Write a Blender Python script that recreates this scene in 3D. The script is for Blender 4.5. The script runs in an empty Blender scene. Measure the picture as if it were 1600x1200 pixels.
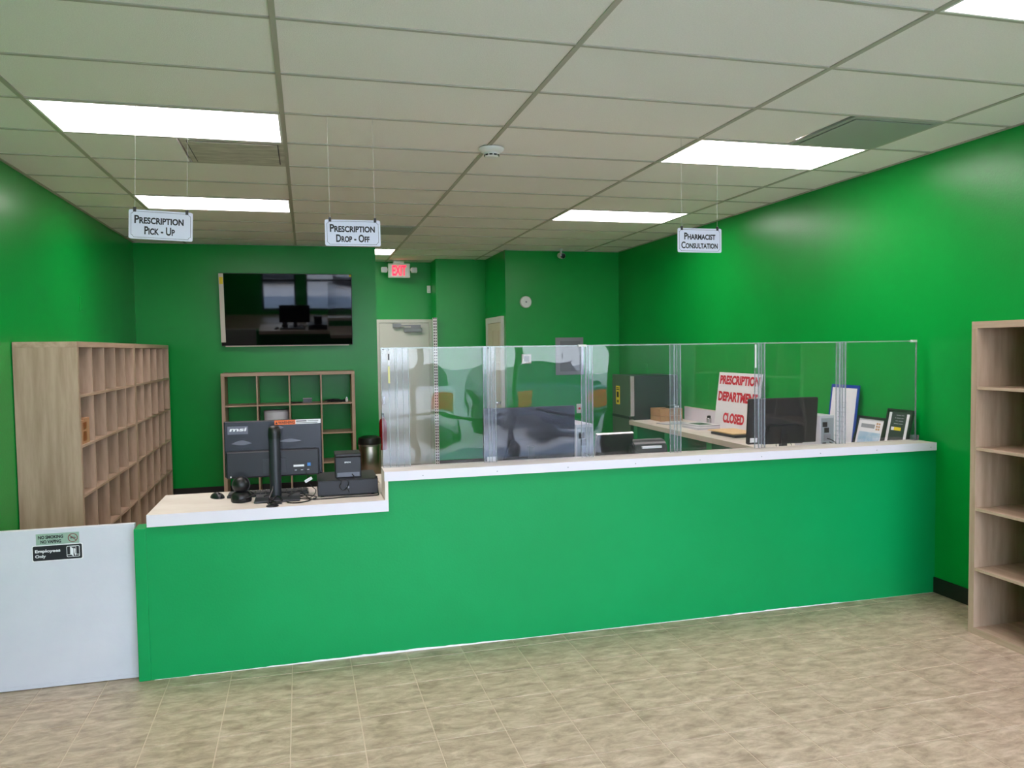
import bpy, bmesh, math, random
from mathutils import Matrix, Vector
random.seed(7)
PI = math.pi
SC = bpy.context.scene
COL = SC.collection

# ------------------------------------------------------------------ camera
cam_d = bpy.data.cameras.new('camera'); cam = bpy.data.objects.new('camera', cam_d); COL.objects.link(cam)
cam_d.sensor_width = 36.0; cam_d.lens = 36.0 * 1215.25 / 1600.0; cam_d.clip_end = 200
_y, _p, _r = .2574, .0463, -.0142
_f = Vector((math.sin(_y) * math.cos(_p), math.cos(_y) * math.cos(_p), -math.sin(_p)))
_a = Vector((math.cos(_y), -math.sin(_y), 0)); _u = _a.cross(_f)
_a2 = math.cos(_r) * _a + math.sin(_r) * _u; _u2 = -math.sin(_r) * _a + math.cos(_r) * _u
M = Matrix((( _a2.x, _u2.x, -_f.x, 0), (_a2.y, _u2.y, -_f.y, 0), (_a2.z, _u2.z, -_f.z, 1.683), (0, 0, 0, 1)))
cam.matrix_world = M
SC.camera = cam

# ------------------------------------------------------------------ world, exposure
W = bpy.data.worlds.new('world'); SC.world = W; W.use_nodes = True
nt = W.node_tree; nt.nodes.clear()
wo = nt.nodes.new('ShaderNodeOutputWorld'); bg = nt.nodes.new('ShaderNodeBackground')
cr = nt.nodes.new('ShaderNodeValToRGB'); tc = nt.nodes.new('ShaderNodeTexCoord'); sx = nt.nodes.new('ShaderNodeSeparateXYZ')
nt.links.new(tc.outputs['Generated'], sx.inputs[0]); nt.links.new(sx.outputs['Z'], cr.inputs[0])
cr.color_ramp.elements[0].position = 0.0; cr.color_ramp.elements[0].color = (.80, .88, 1.0, 1)
cr.color_ramp.elements[1].position = 0.8; cr.color_ramp.elements[1].color = (.42, .62, 1.0, 1)
nt.links.new(cr.outputs[0], bg.inputs[0]); nt.links.new(bg.outputs[0], wo.inputs[0])
bg.inputs[1].default_value = 7.0
vs = SC.view_settings
vs.view_transform = 'Standard'; vs.look = 'None'; vs.gamma = 1.0; vs.use_curve_mapping = False
vs.exposure = 0.78
PANEL = 8.0          # emission of the ceiling light panels
sun_d = bpy.data.lights.new('sun', 'SUN'); sun_d.energy = 16.0; sun_d.angle = .01; sun_d.color = (1.0, .95, .86)
sun = bpy.data.objects.new('sun', sun_d); COL.objects.link(sun); sun.rotation_euler = (math.radians(-42), 0, math.radians(12))   # from behind the building, over its roof, onto the car park

# ------------------------------------------------------------------ materials
def lin(c):
    return tuple(((x / 255.) / 12.92 if x / 255. <= .04045 else ((x / 255. + .055) / 1.055) ** 2.4) for x in c)
def mat(name, c, rough=.5, metal=0., spec=.5, bump=0., bscale=60., emit=0., noise=0., nscale=8., c2=None, stretch=None, coat=0., detail=4.):
    m = bpy.data.materials.new(name); m.use_nodes = True
    n = m.node_tree.nodes; l = m.node_tree.links; b = n['Principled BSDF']
    col = lin(c) + (1,)
    b.inputs['Base Color'].default_value = col; b.inputs['Roughness'].default_value = rough
    b.inputs['Metallic'].default_value = metal; b.inputs['Specular IOR Level'].default_value = spec
    b.inputs['Coat Weight'].default_value = coat
    if emit:
        b.inputs['Emission Color'].default_value = col; b.inputs['Emission Strength'].default_value = emit
    if noise or bump or c2:
        t = n.new('ShaderNodeTexCoord'); mp = n.new('ShaderNodeMapping'); l.new(t.outputs['Object'], mp.inputs[0])
        if stretch: mp.inputs['Scale'].default_value = stretch
    if c2:
        nz = n.new('ShaderNodeTexNoise'); nz.inputs['Scale'].default_value = nscale; nz.inputs['Detail'].default_value = detail
        nz.inputs['Roughness'].default_value = .62
        l.new(mp.outputs[0], nz.inputs[0]); r = n.new('ShaderNodeValToRGB'); l.new(nz.outputs['Fac'], r.inputs[0])
        r.color_ramp.elements[0].position = .36; r.color_ramp.elements[0].color = col
        r.color_ramp.elements[1].position = .66; r.color_ramp.elements[1].color = lin(c2) + (1,)
        l.new(r.outputs[0], b.inputs['Base Color'])
    if bump:
        nb = n.new('ShaderNodeTexNoise'); nb.inputs['Scale'].default_value = bscale
        l.new(mp.outputs[0], nb.inputs[0]); bp = n.new('ShaderNodeBump'); bp.inputs['Strength'].default_value = bump
        bp.inputs['Distance'].default_value = .01
        l.new(nb.outputs['Fac'], bp.inputs['Height']); l.new(bp.outputs[0], b.inputs['Normal'])
    return m
GREEN = mat('green_wall_paint', (0, 150, 56), .30, spec=.34, bump=.06, bscale=90, c2=(0, 157, 60), nscale=1.2)
GREENC = mat('green_counter_paint', (0, 150, 80), .45, spec=.3, bump=.06, bscale=90, c2=(0, 156, 85), nscale=1.2)
WHITEP = mat('white_gate_paint', (214, 214, 224), .45, bump=.05, bscale=40, c2=(205, 206, 217), nscale=2.)
LAM = mat('whitewashed_laminate_top', (238, 228, 220), .35, c2=(222, 208, 198), nscale=2.2, stretch=(1, 3, 1), detail=6)
LAMW = mat('white_edge_laminate', (226, 222, 232), .4)
OAKV = mat('greyed_oak_vertical', (184, 160, 138), .5, c2=(160, 136, 114), nscale=3.5, stretch=(5, 5, .5), detail=5)
OAKH = mat('greyed_oak_horizontal', (188, 163, 141), .5, c2=(162, 138, 115), nscale=3.5, stretch=(.5, 5, 7), detail=5)
CEIL = mat('ceiling_tile_white', (246, 242, 238), .9, spec=.1, bump=.35, bscale=260, c2=(239, 235, 231), nscale=160., detail=2)
GRID = mat('ceiling_grid_metal', (176, 172, 160), .5)
SHOP = mat('shopfront_white', (225, 222, 216), .5)
VENT = mat('grey_vent_plate', (158, 164, 158), .55)
VENTD = mat('dusty_vent_plate', (204, 198, 188), .7, c2=(166, 160, 150), nscale=5., stretch=(1, 4, 1))
TILE = mat('beige_vinyl_tile', (193, 172, 146), .42, spec=.45, c2=(160, 138, 112), nscale=7., stretch=(.8, 2.2, 1), detail=9)
GROUT = mat('pale_joint', (210, 190, 168), .6)
BLACKB = mat('black_rubber_base', (24, 22, 20), .45)
BLACK = mat('black_plastic', (11, 11, 14), .4)
BLACKM = mat('black_satin_plastic', (19, 20, 28), .38)
DGREY = mat('dark_grey_plastic', (38, 39, 46), .4)
MONB = mat('monitor_back_plastic', (24, 25, 37), .27)
GLOSS = mat('glossy_black_screen', (4, 4, 6), .03, spec=.6)
SILVER = mat('silver_metal', (190, 190, 194), .25, metal=1.)
STEEL = mat('brushed_steel', (176, 168, 158), .22, metal=1., bump=.1, bscale=30, stretch=(20, 20, .3))
FRIDGE = mat('fridge_steel_door', (110, 118, 108), .35, metal=.7)
FRSIDE = mat('fridge_dark_side', (28, 34, 40), .35)
LGREY = mat('light_grey_plastic', (196, 198, 206), .45)
MGREY = mat('mid_grey_plastic', (140, 142, 150), .45)
WHITE = mat('white_plastic', (232, 232, 230), .4)
PAPER = mat('white_paper', (236, 236, 238), .6)
FOAM = mat('pale_foam_strip', (214, 208, 196), .7)
YEL = mat('yellow_label', (236, 212, 30), .5)
ORG = mat('orange_warning_label', (238, 112, 44), .5)
RED = mat('red_lettering', (206, 30, 50), .5)
REDX = mat('red_steel', (170, 18, 24), .3)
INK = mat('black_ink', (22, 22, 30), .6)
INKW = mat('white_ink', (235, 235, 240), .5)
GINK = mat('grey_ink', (150, 152, 158), .6)
LBLUE = mat('pale_blue_print', (150, 186, 214), .5, c2=(196, 214, 226), nscale=14)
BLUE = mat('blue_board', (18, 58, 158), .4)
CARD = mat('brown_cardboard', (178, 136, 98), .7, c2=(166, 124, 86), nscale=3)
TAPE = mat('brown_tape', (140, 84, 44), .3)
MANILA = mat('manila_folder', (240, 204, 152), .6)
DOORP = mat('off_white_door_paint', (214, 212, 204), .45)
DOORT = mat('beige_door_paint', (206, 196, 172), .45)
SAGE = mat('pale_green_sticker', (150, 176, 160), .5)
EXITR = mat('exit_red_lit', (255, 30, 60), .4, emit=1.6)
GLASSP = mat('dark_lens', (6, 4, 6), .05)
PANELM = bpy.data.materials.new('light_diffuser'); PANELM.use_nodes = True
_n = PANELM.node_tree.nodes; _n.clear(); _e = _n.new('ShaderNodeEmission'); _o = _n.new('ShaderNodeOutputMaterial')
_e.inputs[0].default_value = (1.0, .88, .88, 1); _e.inputs[1].default_value = PANEL
PANELM.node_tree.links.new(_e.outputs[0], _o.inputs[0])
def clear(name, tint, gloss_ior=1.45, veil=.03, wav=.0, wscale=2., rough=.0, vc=(1, 1, 1)):
    m = bpy.data.materials.new(name); m.use_nodes = True; n = m.node_tree.nodes; l = m.node_tree.links; n.clear()
    o = n.new('ShaderNodeOutputMaterial'); t = n.new('ShaderNodeBsdfTransparent'); g = n.new('ShaderNodeBsdfGlossy')
    d = n.new('ShaderNodeBsdfDiffuse'); f = n.new('ShaderNodeFresnel'); m1 = n.new('ShaderNodeMixShader'); m2 = n.new('ShaderNodeMixShader')
    t.inputs[0].default_value = tint + (1,); g.inputs['Roughness'].default_value = rough; f.inputs[0].default_value = gloss_ior
    d.inputs[0].default_value = vc + (1,); m1.inputs[0].default_value = veil
    l.new(t.outputs[0], m1.inputs[1]); l.new(d.outputs[0], m1.inputs[2])
    l.new(f.outputs[0], m2.inputs[0]); l.new(m1.outputs[0], m2.inputs[1]); l.new(g.outputs[0], m2.inputs[2]); l.new(m2.outputs[0], o.inputs[0])
    if wav:
        tc = n.new('ShaderNodeTexCoord'); nz = n.new('ShaderNodeTexNoise'); nz.inputs['Scale'].default_value = wscale; nz.inputs['Detail'].default_value = 1.5
        bp = n.new('ShaderNodeBump'); bp.inputs['Strength'].default_value = wav; bp.inputs['Distance'].default_value = .02
        l.new(tc.outputs['Object'], nz.inputs[0]); l.new(nz.outputs[0], bp.inputs['Height']); l.new(bp.outputs[0], g.inputs['Normal']); l.new(bp.outputs[0], f.inputs['Normal'])
    return m
ACRYL = clear('clear_acrylic', (.97, .97, .975), gloss_ior=1.37, veil=.008, wav=.35, wscale=2.2)
ACRE = clear('acrylic_edge', (.84, .91, .90), gloss_ior=1.5, veil=.22, rough=.15, vc=(.93, .95, 1))
ACRS = clear('acrylic_strip', (.93, .94, .96), gloss_ior=1.4, veil=.045, rough=.05, vc=(.9, .92, 1))
GLASS = clear('window_glass', (.96, .97, .97), veil=.0)
LINE = clear('clear_hanging_line', (.8, .8, .78), veil=.45, rough=.2)

# ------------------------------------------------------------------ mesh helpers
def bx(bm, x0, x1, y0, y1, z0, z1, mx=None):
    vs_ = [Vector((x, y, z)) for x in (x0, x1) for y in (y0, y1) for z in (z0, z1)]
    if mx is not None: vs_ = [mx @ v for v in vs_]
    v = [bm.verts.new(p) for p in vs_]
    return [bm.faces.new([v[i] for i in q]) for q in ((0, 1, 3, 2), (4, 6, 7, 5), (0, 4, 5, 1), (2, 3, 7, 6), (0, 2, 6, 4), (1, 5, 7, 3))]
def NB(): return bmesh.new()
def BOX(*a, bevel=0., seg=2):
    bm = bmesh.new(); bx(bm, *a)
    if bevel: bmesh.ops.bevel(bm, geom=list(bm.edges), offset=bevel, segments=seg, profile=.5, affect='EDGES')
    return bm
def lathe(bm, prof, c=(0, 0, 0), seg=24, mx=None):
    rings = []
    for r, z in prof:
        ring = []
        for k in range(seg):
            p = Vector((c[0] + r * math.cos(2 * PI * k / seg), c[1] + r * math.sin(2 * PI * k / seg), c[2] + z))
            ring.append(bm.verts.new(mx @ p if mx is not None else p))
        rings.append(ring)
    for a, b in zip(rings, rings[1:]):
        for k in range(seg):
            bm.faces.new((a[k], a[(k + 1) % seg], b[(k + 1) % seg], b[k]))
    bm.faces.new(list(reversed(rings[0]))); bm.faces.new(rings[-1])
def tube(bm, pts, r=.003, seg=6):
    pts = [Vector(p) for p in pts]; rings = []
    for i, p in enumerate(pts):
        d = (pts[min(i + 1, len(pts) - 1)] - pts[max(i - 1, 0)]).normalized()
        u = d.cross(Vector((0, 0, 1)));
        if u.length < .05: u = d.cross(Vector((1, 0, 0)))
        u.normalize(); w = d.cross(u)
        rings.append([bm.verts.new(p + r * (math.cos(2 * PI * k / seg) * u + math.sin(2 * PI * k / seg) * w)) for k in range(seg)])
    for a, b in zip(rings, rings[1:]):
        for k in range(seg): bm.faces.new((a[k], a[(k + 1) % seg], b[(k + 1) % seg], b[k]))
    bm.faces.new(list(reversed(rings[0]))); bm.faces.new(rings[-1])
def smooth_path(pts, n=8):
    pts = [Vector(p) for p in pts]; P = [pts[0]] + pts + [pts[-1]]; out = []
    for i in range(1, len(P) - 2):
        for k in range(n):
            t = k / n; a, b, c, d = P[i - 1], P[i], P[i + 1], P[i + 2]
            out.append(.5 * ((2 * b) + (c - a) * t + (2 * a - 5 * b + 4 * c - d) * t * t + (3 * b - a - 3 * c + d) * t ** 3))
    out.append(pts[-1]); return out
def prism(bm, poly, y0, y1, mx=None):      # poly in (x, z), extruded along y
    A = [Vector((x, y0, z)) for x, z in poly]; B = [Vector((x, y1, z)) for x, z in poly]
    if mx is not None: A = [mx @ v for v in A]; B = [mx @ v for v in B]
    a = [bm.verts.new(v) for v in A]; b = [bm.verts.new(v) for v in B]; n = len(a)
    bm.faces.new(a); bm.faces.new(list(reversed(b)))
    for k in range(n): bm.faces.new((a[k], b[k], b[(k + 1) % n], a[(k + 1) % n]))
def roundrect(x0, x1, z0, z1, r, n=5):
    pts = []
    for cx, cz, a0 in ((x1 - r, z1 - r, 0), (x0 + r, z1 - r, PI / 2), (x0 + r, z0 + r, PI), (x1 - r, z0 + r, 1.5 * PI)):
        for k in range(n + 1):
            a = a0 + k * PI / 2 / n; pts.append((cx + r * math.cos(a), cz + r * math.sin(a)))
    return pts
def mesh(name, bm, m, smooth=False):
    bmesh.ops.recalc_face_normals(bm, faces=bm.faces)
    me = bpy.data.meshes.new(name); bm.to_mesh(me); bm.free()
    me.materials.append(m)
    if smooth:
        me.polygons.foreach_set('use_smooth', [True] * len(me.polygons))
        me.set_sharp_from_angle(angle=math.radians(40))
    return me
def inst(name, me, parent=None, loc=None, rot=None):
    o = bpy.data.objects.new(name, me); COL.objects.link(o)
    if parent is not None: o.parent = parent
    if loc is not None: o.location = loc
    if rot is not None: o.rotation_euler = rot
    return o
def obj(name, bm, m, parent=None, smooth=False, label=None, loc=None, rot=None):
    o = inst(name, mesh(name, bm, m, smooth), parent, loc, rot)
    if label: o['label'] = label
    return o
def thing(name, label, cat, loc=(0, 0, 0), rz=0, group=None, rot=None):
    o = bpy.data.objects.new(name, None); COL.objects.link(o); o.location = loc; o.empty_display_size = .1
    o.rotation_euler = rot if rot else (0, 0, rz); o['label'] = label; o['category'] = cat
    if group: o['group'] = group
    return o
def tag(o, label, cat, group=None):
    o['label'] = label; o['category'] = cat
    if group: o['group'] = group
    return o
def struct(name, bm, m, label=None):
    o = obj(name, bm, m); o['kind'] = 'structure'
    if label: o['label'] = label
    return o
def text_mesh(body, caps=False, bold=0., depth=.0004):
    cu = bpy.data.curves.new('t', 'FONT'); cu.body = body; cu.size = 1; cu.extrude = 0; cu.offset = bold; cu.align_x = 'CENTER'; cu.space_line = .82
    cu.resolution_u = 4; cu.small_caps_scale = .76
    if caps:
        for f in cu.body_format: f.use_small_caps = True
    t = bpy.data.objects.new('t', cu); COL.objects.link(t)
    bpy.context.view_layer.update()
    me = bpy.data.meshes.new_from_object(t.evaluated_get(bpy.context.evaluated_depsgraph_get()))
    bpy.data.objects.remove(t)
    return me
def text(body, x0, x1, z0, z1, y, m, parent, caps=False, bold=0., name='lettering', shear=0., label=None):
    """flat print facing -y, fitted to the box x0..x1, z0..z1 of the parent"""
    me = text_mesh(body, caps, bold)
    xs = [v.co.x for v in me.vertices]; ys = [v.co.y for v in me.vertices]
    ax, bx_, ay, by = min(xs), max(xs), min(ys), max(ys)
    for v in me.vertices:
        u = (v.co.x - ax) / (bx_ - ax); w = (v.co.y - ay) / (by - ay)
        v.co = (x0 + u * (x1 - x0) + shear * w * (z1 - z0), y, z0 + w * (z1 - z0))
    me.materials.clear(); me.materials.append(m); me.name = name
    o = inst(name, me, parent)
    if label: o['label'] = label
    return o

# ================================================================== ROOM
XL, XR, ZC, YF = -1.875, 4.05, 2.935, -0.95
GX0, GY0, PXW, PYW = -1.312, 3.1168, 1.2192, .6096
# floor with tiles
fl = struct('floor', BOX(XL - .1, XR + .1, YF - .1, 11.5, -.08, -.002), GROUT)
FX, FY, FA, TS = -.725, 4.156, .0094, .3048
def fpt(c, r): X = TS * c; Y = -TS * r; return (FX + X * math.cos(FA) - Y * math.sin(FA), FY + X * math.sin(FA) + Y * math.cos(FA))
def tile_bm(g=.0024):
    bm = bmesh.new(); h = TS / 2 - g; f = .0006
    lo = [bm.verts.new((x, y, -.002)) for x, y in ((-h, -h), (h, -h), (h, h), (-h, h))]
    hi = [bm.verts.new((x * (h - f) / h, y * (h - f) / h, 0)) for x, y in ((-h, -h), (h, -h), (h, h), (-h, h))]
    bm.faces.new(hi)
    for k in range(4): bm.faces.new((lo[k], lo[(k + 1) % 4], hi[(k + 1) % 4], hi[k]))
    return bm
def floormat():
    m = bpy.data.materials.new('beige_mottled_tile'); m.use_nodes = True; n = m.node_tree.nodes; l = m.node_tree.links; b = n['Principled BSDF']
    g = n.new('ShaderNodeNewGeometry'); mp = n.new('ShaderNodeMapping'); l.new(g.outputs['Position'], mp.inputs[0]); mp.inputs['Scale'].default_value = (1, 2.2, 1)
    oi = n.new('ShaderNodeObjectInfo'); ad = n.new('ShaderNodeVectorMath'); ad.operation = 'MULTIPLY_ADD'
    l.new(mp.outputs[0], ad.inputs[0]); ad.inputs[1].default_value = (1, 1, 1)
    cx = n.new('ShaderNodeCombineXYZ'); mu = n.new('ShaderNodeMath'); mu.operation = 'MULTIPLY'; mu.inputs[1].default_value = .0; l.new(oi.outputs['Random'], mu.inputs[0])
    l.new(mu.outputs[0], cx.inputs[2]); l.new(cx.outputs[0], ad.inputs[2])
    nz = n.new('ShaderNodeTexNoise'); nz.inputs['Scale'].default_value = 8.5; nz.inputs['Detail'].default_value = 9; nz.inputs['Roughness'].default_value = .68; nz.inputs['Distortion'].default_value = .4
    l.new(ad.outputs[0], nz.inputs[0]); r = n.new('ShaderNodeValToRGB'); l.new(nz.outputs[0], r.inputs[0])
    e = r.color_ramp.elements; e[0].position = .33; e[0].color = lin((150, 128, 108)) + (1,); e[1].position = .66; e[1].color = lin((208, 187, 165)) + (1,)
    k = e.new(.5); k.color = lin((182, 160, 138)) + (1,)
    l.new(r.outputs[0], b.inputs['Base Color']); b.inputs['Roughness'].default_value = .4
    bp = n.new('ShaderNodeBump'); bp.inputs['Strength'].default_value = .08; bp.inputs['Distance'].default_value = .005; l.new(nz.outputs[0], bp.inputs['Height']); l.new(bp.outputs[0], b.inputs['Normal'])
    return m
TILE = floormat()
tme = mesh('tile', tile_bm(), TILE)
rest = bmesh.new()
h = TS / 2 - .0024
for r in range(-26, 26):
    for c in range(-5, 17):
        x, y = fpt(c + .5, r + .5)
        if x < XL - .12 or x > XR + .12 or y < YF or y > 11.4: continue
        if 0 <= r <= 7:
            inst('tile', tme, fl, (x, y, 0), (0, 0, FA))
        elif r == -1:
            inst('tile', tme, fl, (x, y, 0), (0, 0, FA))
        else:
            q = bmesh.ops.create_grid(rest, x_segments=1, y_segments=1, size=h, matrix=Matrix.Translation((x, y, 0)) @ Matrix.Rotation(FA, 4, 'Z'))
ro = obj('tile_field', rest, TILE, fl); ro['kind'] = 'stuff'

# walls
struct('wall_left', BOX(XL - .1, XL, YF - .1, 11.5, 0, ZC + .06), GREEN)
struct('wall_right', BOX(XR, XR + .1, YF - .1, 11.5, 0, ZC + .06), GREEN)
struct('wall_back_left', BOX(XL, .842, 9.68, 9.80, 0, ZC + .02), GREEN)
bm = NB(); bx(bm, XL, .965, 11.3, 11.42, 0, ZC + .02); bx(bm, 1.775, 1.80, 11.3, 11.42, 0, ZC + .02); bx(bm, .965, 1.775, 11.3, 11.42, 2.115, ZC + .02); bx(bm, .965, 1.775, 11.335, 11.42, 0, 2.115)  # last box is unseen backing behind the door, added to block leaking sunlight
struct('wall_exit', bm, GREEN)
struct('wall_recess', BOX(1.775, 2.49, 10.85, 11.42, 0, ZC + .02), GREEN)
struct('wall_back_right', BOX(2.49, XR, 9.72, 11.42, 0, ZC + .02), GREEN)
# baseboards
struct('baseboard_right_front', BOX(XR - .012, XR, YF, 4.28, 0, .105, bevel=.003), BLACKB)
struct('baseboard_right_back', BOX(XR - .012, XR, 4.42, 9.72, 0, .105), BLACKB)
struct('baseboard_back_left', BOX(XL, .842, 9.668, 9.68, 0, .105), BLACKB)
struct('baseboard_back_right', BOX(2.49, XR, 9.708, 9.72, 0, .105), BLACKB)
struct('baseboard_recess', BOX(1.775, 2.49, 10.838, 10.85, 0, .105), BLACKB)
struct('baseboard_left', BOX(XL, XL + .012, YF, 9.68, 0, .105), BLACKB)

# ceiling: grid runners, cross tees and lay-in tiles
ce = struct('ceiling', BOX(XL - .1, XR + .1, YF - .1, 11.5, ZC + .05, ZC + .12), CEIL)
xs = [XL] + [GX0 + PXW * k for k in range(5)] + [XR]
ys = [GY0 + PYW * k for k in range(-10, 14)]; ys = [YF] + [y for y in ys if y > YF + .05] + [11.42]
for k, x in enumerate(xs[1:-1]):
    obj('grid_runner', BOX(x - .012, x + .012, YF, 11.42, ZC, ZC + .03), GRID, ce)
for y in ys[1:-1]:
    obj('cross_tee', BOX(XL, XR, y - .009, y + .009, ZC + .0005, ZC + .03), GRID, ce)
wbm = NB(); bx(wbm, XL, XL + .02, YF, 9.68, ZC - .001, ZC + .01); bx(wbm, XR - .02, XR, YF, 9.72, ZC - .001, ZC + .01); bx(wbm, XL, .842, 9.66, 9.68, ZC - .001, ZC + .01); bx(wbm, 2.49, XR, 9.70, 9.72, ZC - .001, ZC + .01)
obj('wall_angle', wbm, GRID, ce)
LIGHTS = [(0, 2), (0, 6), (3, 2), (3, 6), (1, 11), (3, -2), (0, -2), (0, -6), (3, -6)]
VENTS = {(0, 3): ('l', VENTD), (3, 1): ('r', VENT), (1, 8): ('r', VENT)}
def cell(col, row):
    x0 = GX0 + PXW * col; y0 = GY0 + PYW * row
    return x0, x0 + PXW, y0, y0 + PYW
cache = {}
for ci in range(-1, 5):
    for ri in range(-11, 14):
        x0, x1, y0, y1 = cell(ci, ri)
        x0 = max(x0, XL); x1 = min(x1, XR); y0 = max(y0, YF); y1 = min(y1, 11.42)
        if y1 - y0 < .05 or (ci, ri) in LIGHTS: continue
        if (ci, ri) in VENTS: x1 -= .6096
        key = (round(x1 - x0, 3), round(y1 - y0, 3))
        if key not in cache:
            w, d = x1 - x0 - .016, y1 - y0 - .012
            cache[key] = mesh('ceiling_tile', BOX(-w / 2, w / 2, -d / 2, d / 2, 0, .012), CEIL)
        inst('ceiling_tile', cache[key], ce, ((x0 + x1) / 2, (y0 + y1) / 2, ZC + .006 + random.uniform(-.0008, .0012)))
LLAB = {(0, 2): 'lit rectangular ceiling panel nearest above the pick-up sign', (0, 6): 'lit ceiling panel seen just above and behind the pick-up sign',
        (3, 2): 'lit ceiling panel touching the square vent at right', (3, 6): 'lit ceiling panel far right, second behind the vent',
        (1, 11): 'small-looking lit ceiling panel over the exit sign recess', (3, -2): 'lit ceiling panel cut off by the top right corner of the photo',
        (0, -2): 'ceiling panel overhead at left, out of view', (0, -6): 'ceiling panel near the shopfront at left, out of view', (3, -6): 'ceiling panel near the shopfront at right, out of view'}
for (ci, ri) in LIGHTS:
    x0, x1, y0, y1 = cell(ci, ri)
    t = thing('ceiling_light', LLAB[(ci, ri)], 'ceiling light', ((x0 + x1) / 2, (y0 + y1) / 2, ZC), group='ceiling light panels')
    w, d = PXW / 2 - .012, PYW / 2 - .009
    bm = NB()
    for a in ((-w, w, -d, -d + .012), (-w, w, d - .012, d), (-w, -w + .012, -d + .012, d - .012), (w - .012, w, -d + .012, d - .012)): bx(bm, *a, -.0005, .02)
    obj('frame', bm, WHITE, t); obj('diffuser', BOX(-w + .012, w - .012, -d + .012, d - .012, .003, .012), PANELM, t)
VLAB = {(0, 3): 'brown-stained dusty ceiling vent beside the panel over the pick-up sign', (3, 1): 'large plain grey ceiling vent near the right wall', (1, 8): 'distant dark grey ceiling vent behind the drop-off sign'}
for (ci, ri), (side, m) in VENTS.items():
    x0, x1, y0, y1 = cell(ci, ri); xc = x1 - .3048
    t = thing('ceiling_vent', VLAB[(ci, ri)], 'vent', (xc, (y0 + y1) / 2, ZC), group='ceiling vents')
    bm = NB(); a, b = .2928, .2958
    for q in ((-a, a, -b, -b + .03), (-a, a, b - .03, b), (-a, -a + .03, -b + .03, b - .03), (a - .03, a, -b + .03, b - .03)): bx(bm, *q, -.002, .012)
    obj('frame', bm, m, t)
    obj('face_plate', BOX(-a + .036, a - .036, -b + .036, b - .036, -.006, -.001, bevel=.003), m, t)
    obj('duct_opening', BOX(-a + .03, a - .03, -b + .03, b - .03, .004, .012), BLACK, t)
# smoke detector on ceiling
t = thing('smoke_detector', 'round white smoke detector on the ceiling grid above the counter', 'smoke detector', (1.155, 4.81, ZC), rz=.3)
bm = NB(); lathe(bm, [(.078, 0), (.078, -.008), (.070, -.018), (.058, -.026), (.048, -.028)], seg=32); obj('base_plate', bm, WHITE, t, True)
bm = NB(); lathe(bm, [(.047, -.028), (.045, -.046), (.038, -.054), (.0, -.056)][:3] + [(.03, -.056)], seg=32); obj('sensor_head', bm, WHITE, t, True)
bm = NB()
for k in range(10):
    mx = Matrix.Rotation(2 * PI * k / 10, 4, 'Z'); bx(bm, -.010, .010, -.0475, -.040, -.048, -.040, mx)
obj('sensor_slots', bm, BLACK, t)
# security camera
t = thing('security_camera', 'small white bullet security camera hanging from ceiling near the back right wall', 'camera', (3.17, 9.50, ZC))
bm = NB(); lathe(bm, [(.03, 0), (.03, -.012), (.012, -.016), (.012, -.06)], seg=16); obj('mount', bm, WHITE, t, True)
mx = Matrix.Translation((0, -.01, -.085)) @ Matrix.Rotation(math.radians(100), 4, 'X')
bm = NB(); lathe(bm, [(.030, -.06), (.036, -.05), (.038, .05), (.036, .07)], seg=20, mx=mx); obj('housing', bm, WHITE, t, True)
bm = NB(); lathe(bm, [(.033, .0705), (.033, .075), (.02, .078)], seg=20, mx=mx); obj('lens', bm, GLASSP, t, True)

# storefront behind the camera
YS = YF
bm = NB(); bx(bm, XL, XR, YS - .12, YS, 0, .10); bx(bm, XL, XR, YS - .12, YS, 2.66, ZC + .05); bx(bm, XL, -1.02, YS - .12, YS, .10, 2.66); bx(bm, 3.9, XR, YS - .12, YS, .10, 2.66); bx(bm, -.22, .02, YS - .12, YS, .10, 2.66)
struct('wall_front', bm, GREEN)
for i, (a, b) in enumerate(((-1.02, -.22), (.02, 1.31), (1.31, 2.60), (2.60, 3.9))):
    bm = NB()
    for q in ((a, b, .10, .15), (a, b, 2.61, 2.66), (a, a + .04, .15, 2.61), (b - .04, b, .15, 2.61), (a + .04, b - .04, .82, .88)): bx(bm, q[0], q[1], YS - .09, YS - .03, q[2], q[3])
    w = struct('window_%d' % (i + 1), bm, DGREY)
    obj('pane', BOX(a + .04, b - .04, YS - .062, YS - .058, .15, .82), GLASS, w); obj('pane', BOX(a + .04, b - .04, YS - .062, YS - .058, .88, 2.61), GLASS, w)
ASPH = mat('concrete_car_park', (172, 170, 172), .9, c2=(150, 149, 152), nscale=6)
g = struct('ground_outside', BOX(-30, 30, -45, YF - .12, -.12, -.0505), ASPH)

# ================================================================== DOORS
d1 = struct('door_1', BOX(1.012, 1.728, 11.26, 11.30, .01, 2.065, bevel=.003), DOORP, 'off-white flat exit door under the exit sign')
bm = NB(); bx(bm, .965, 1.01, 11.25, 11.32, 0, 2.115); bx(bm, 1.73, 1.775, 11.25, 11.32, 0, 2.115); bx(bm, 1.01, 1.73, 11.25, 11.32, 2.068, 2.115)
obj('door_frame', bm, DOORP, d1)
obj('door_closer', BOX(1.36, 1.62, 11.20, 11.26, 1.93, 1.99, bevel=.012), MGREY, d1, label='grey metal door closer body')
bm = NB(); bx(bm, 1.22, 1.60, 11.205, 11.225, 2.02, 2.035, None); bx(bm, 1.46, 1.60, 11.20, 11.22, 1.985, 2.035); bx(bm, 1.20, 1.32, 11.20, 11.25, 2.0, 2.055)
obj('closer_arm', bm, MGREY, d1)
obj('door_handle', BOX(1.035, 1.075, 11.22, 11.26, .90, 1.02, bevel=.006), SILVER, d1)
d2 = struct('door_2', BOX(2.462, 2.49, 9.89, 10.64, .005, 2.02), DOORT, 'beige six-panel closet door in side wall')
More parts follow.
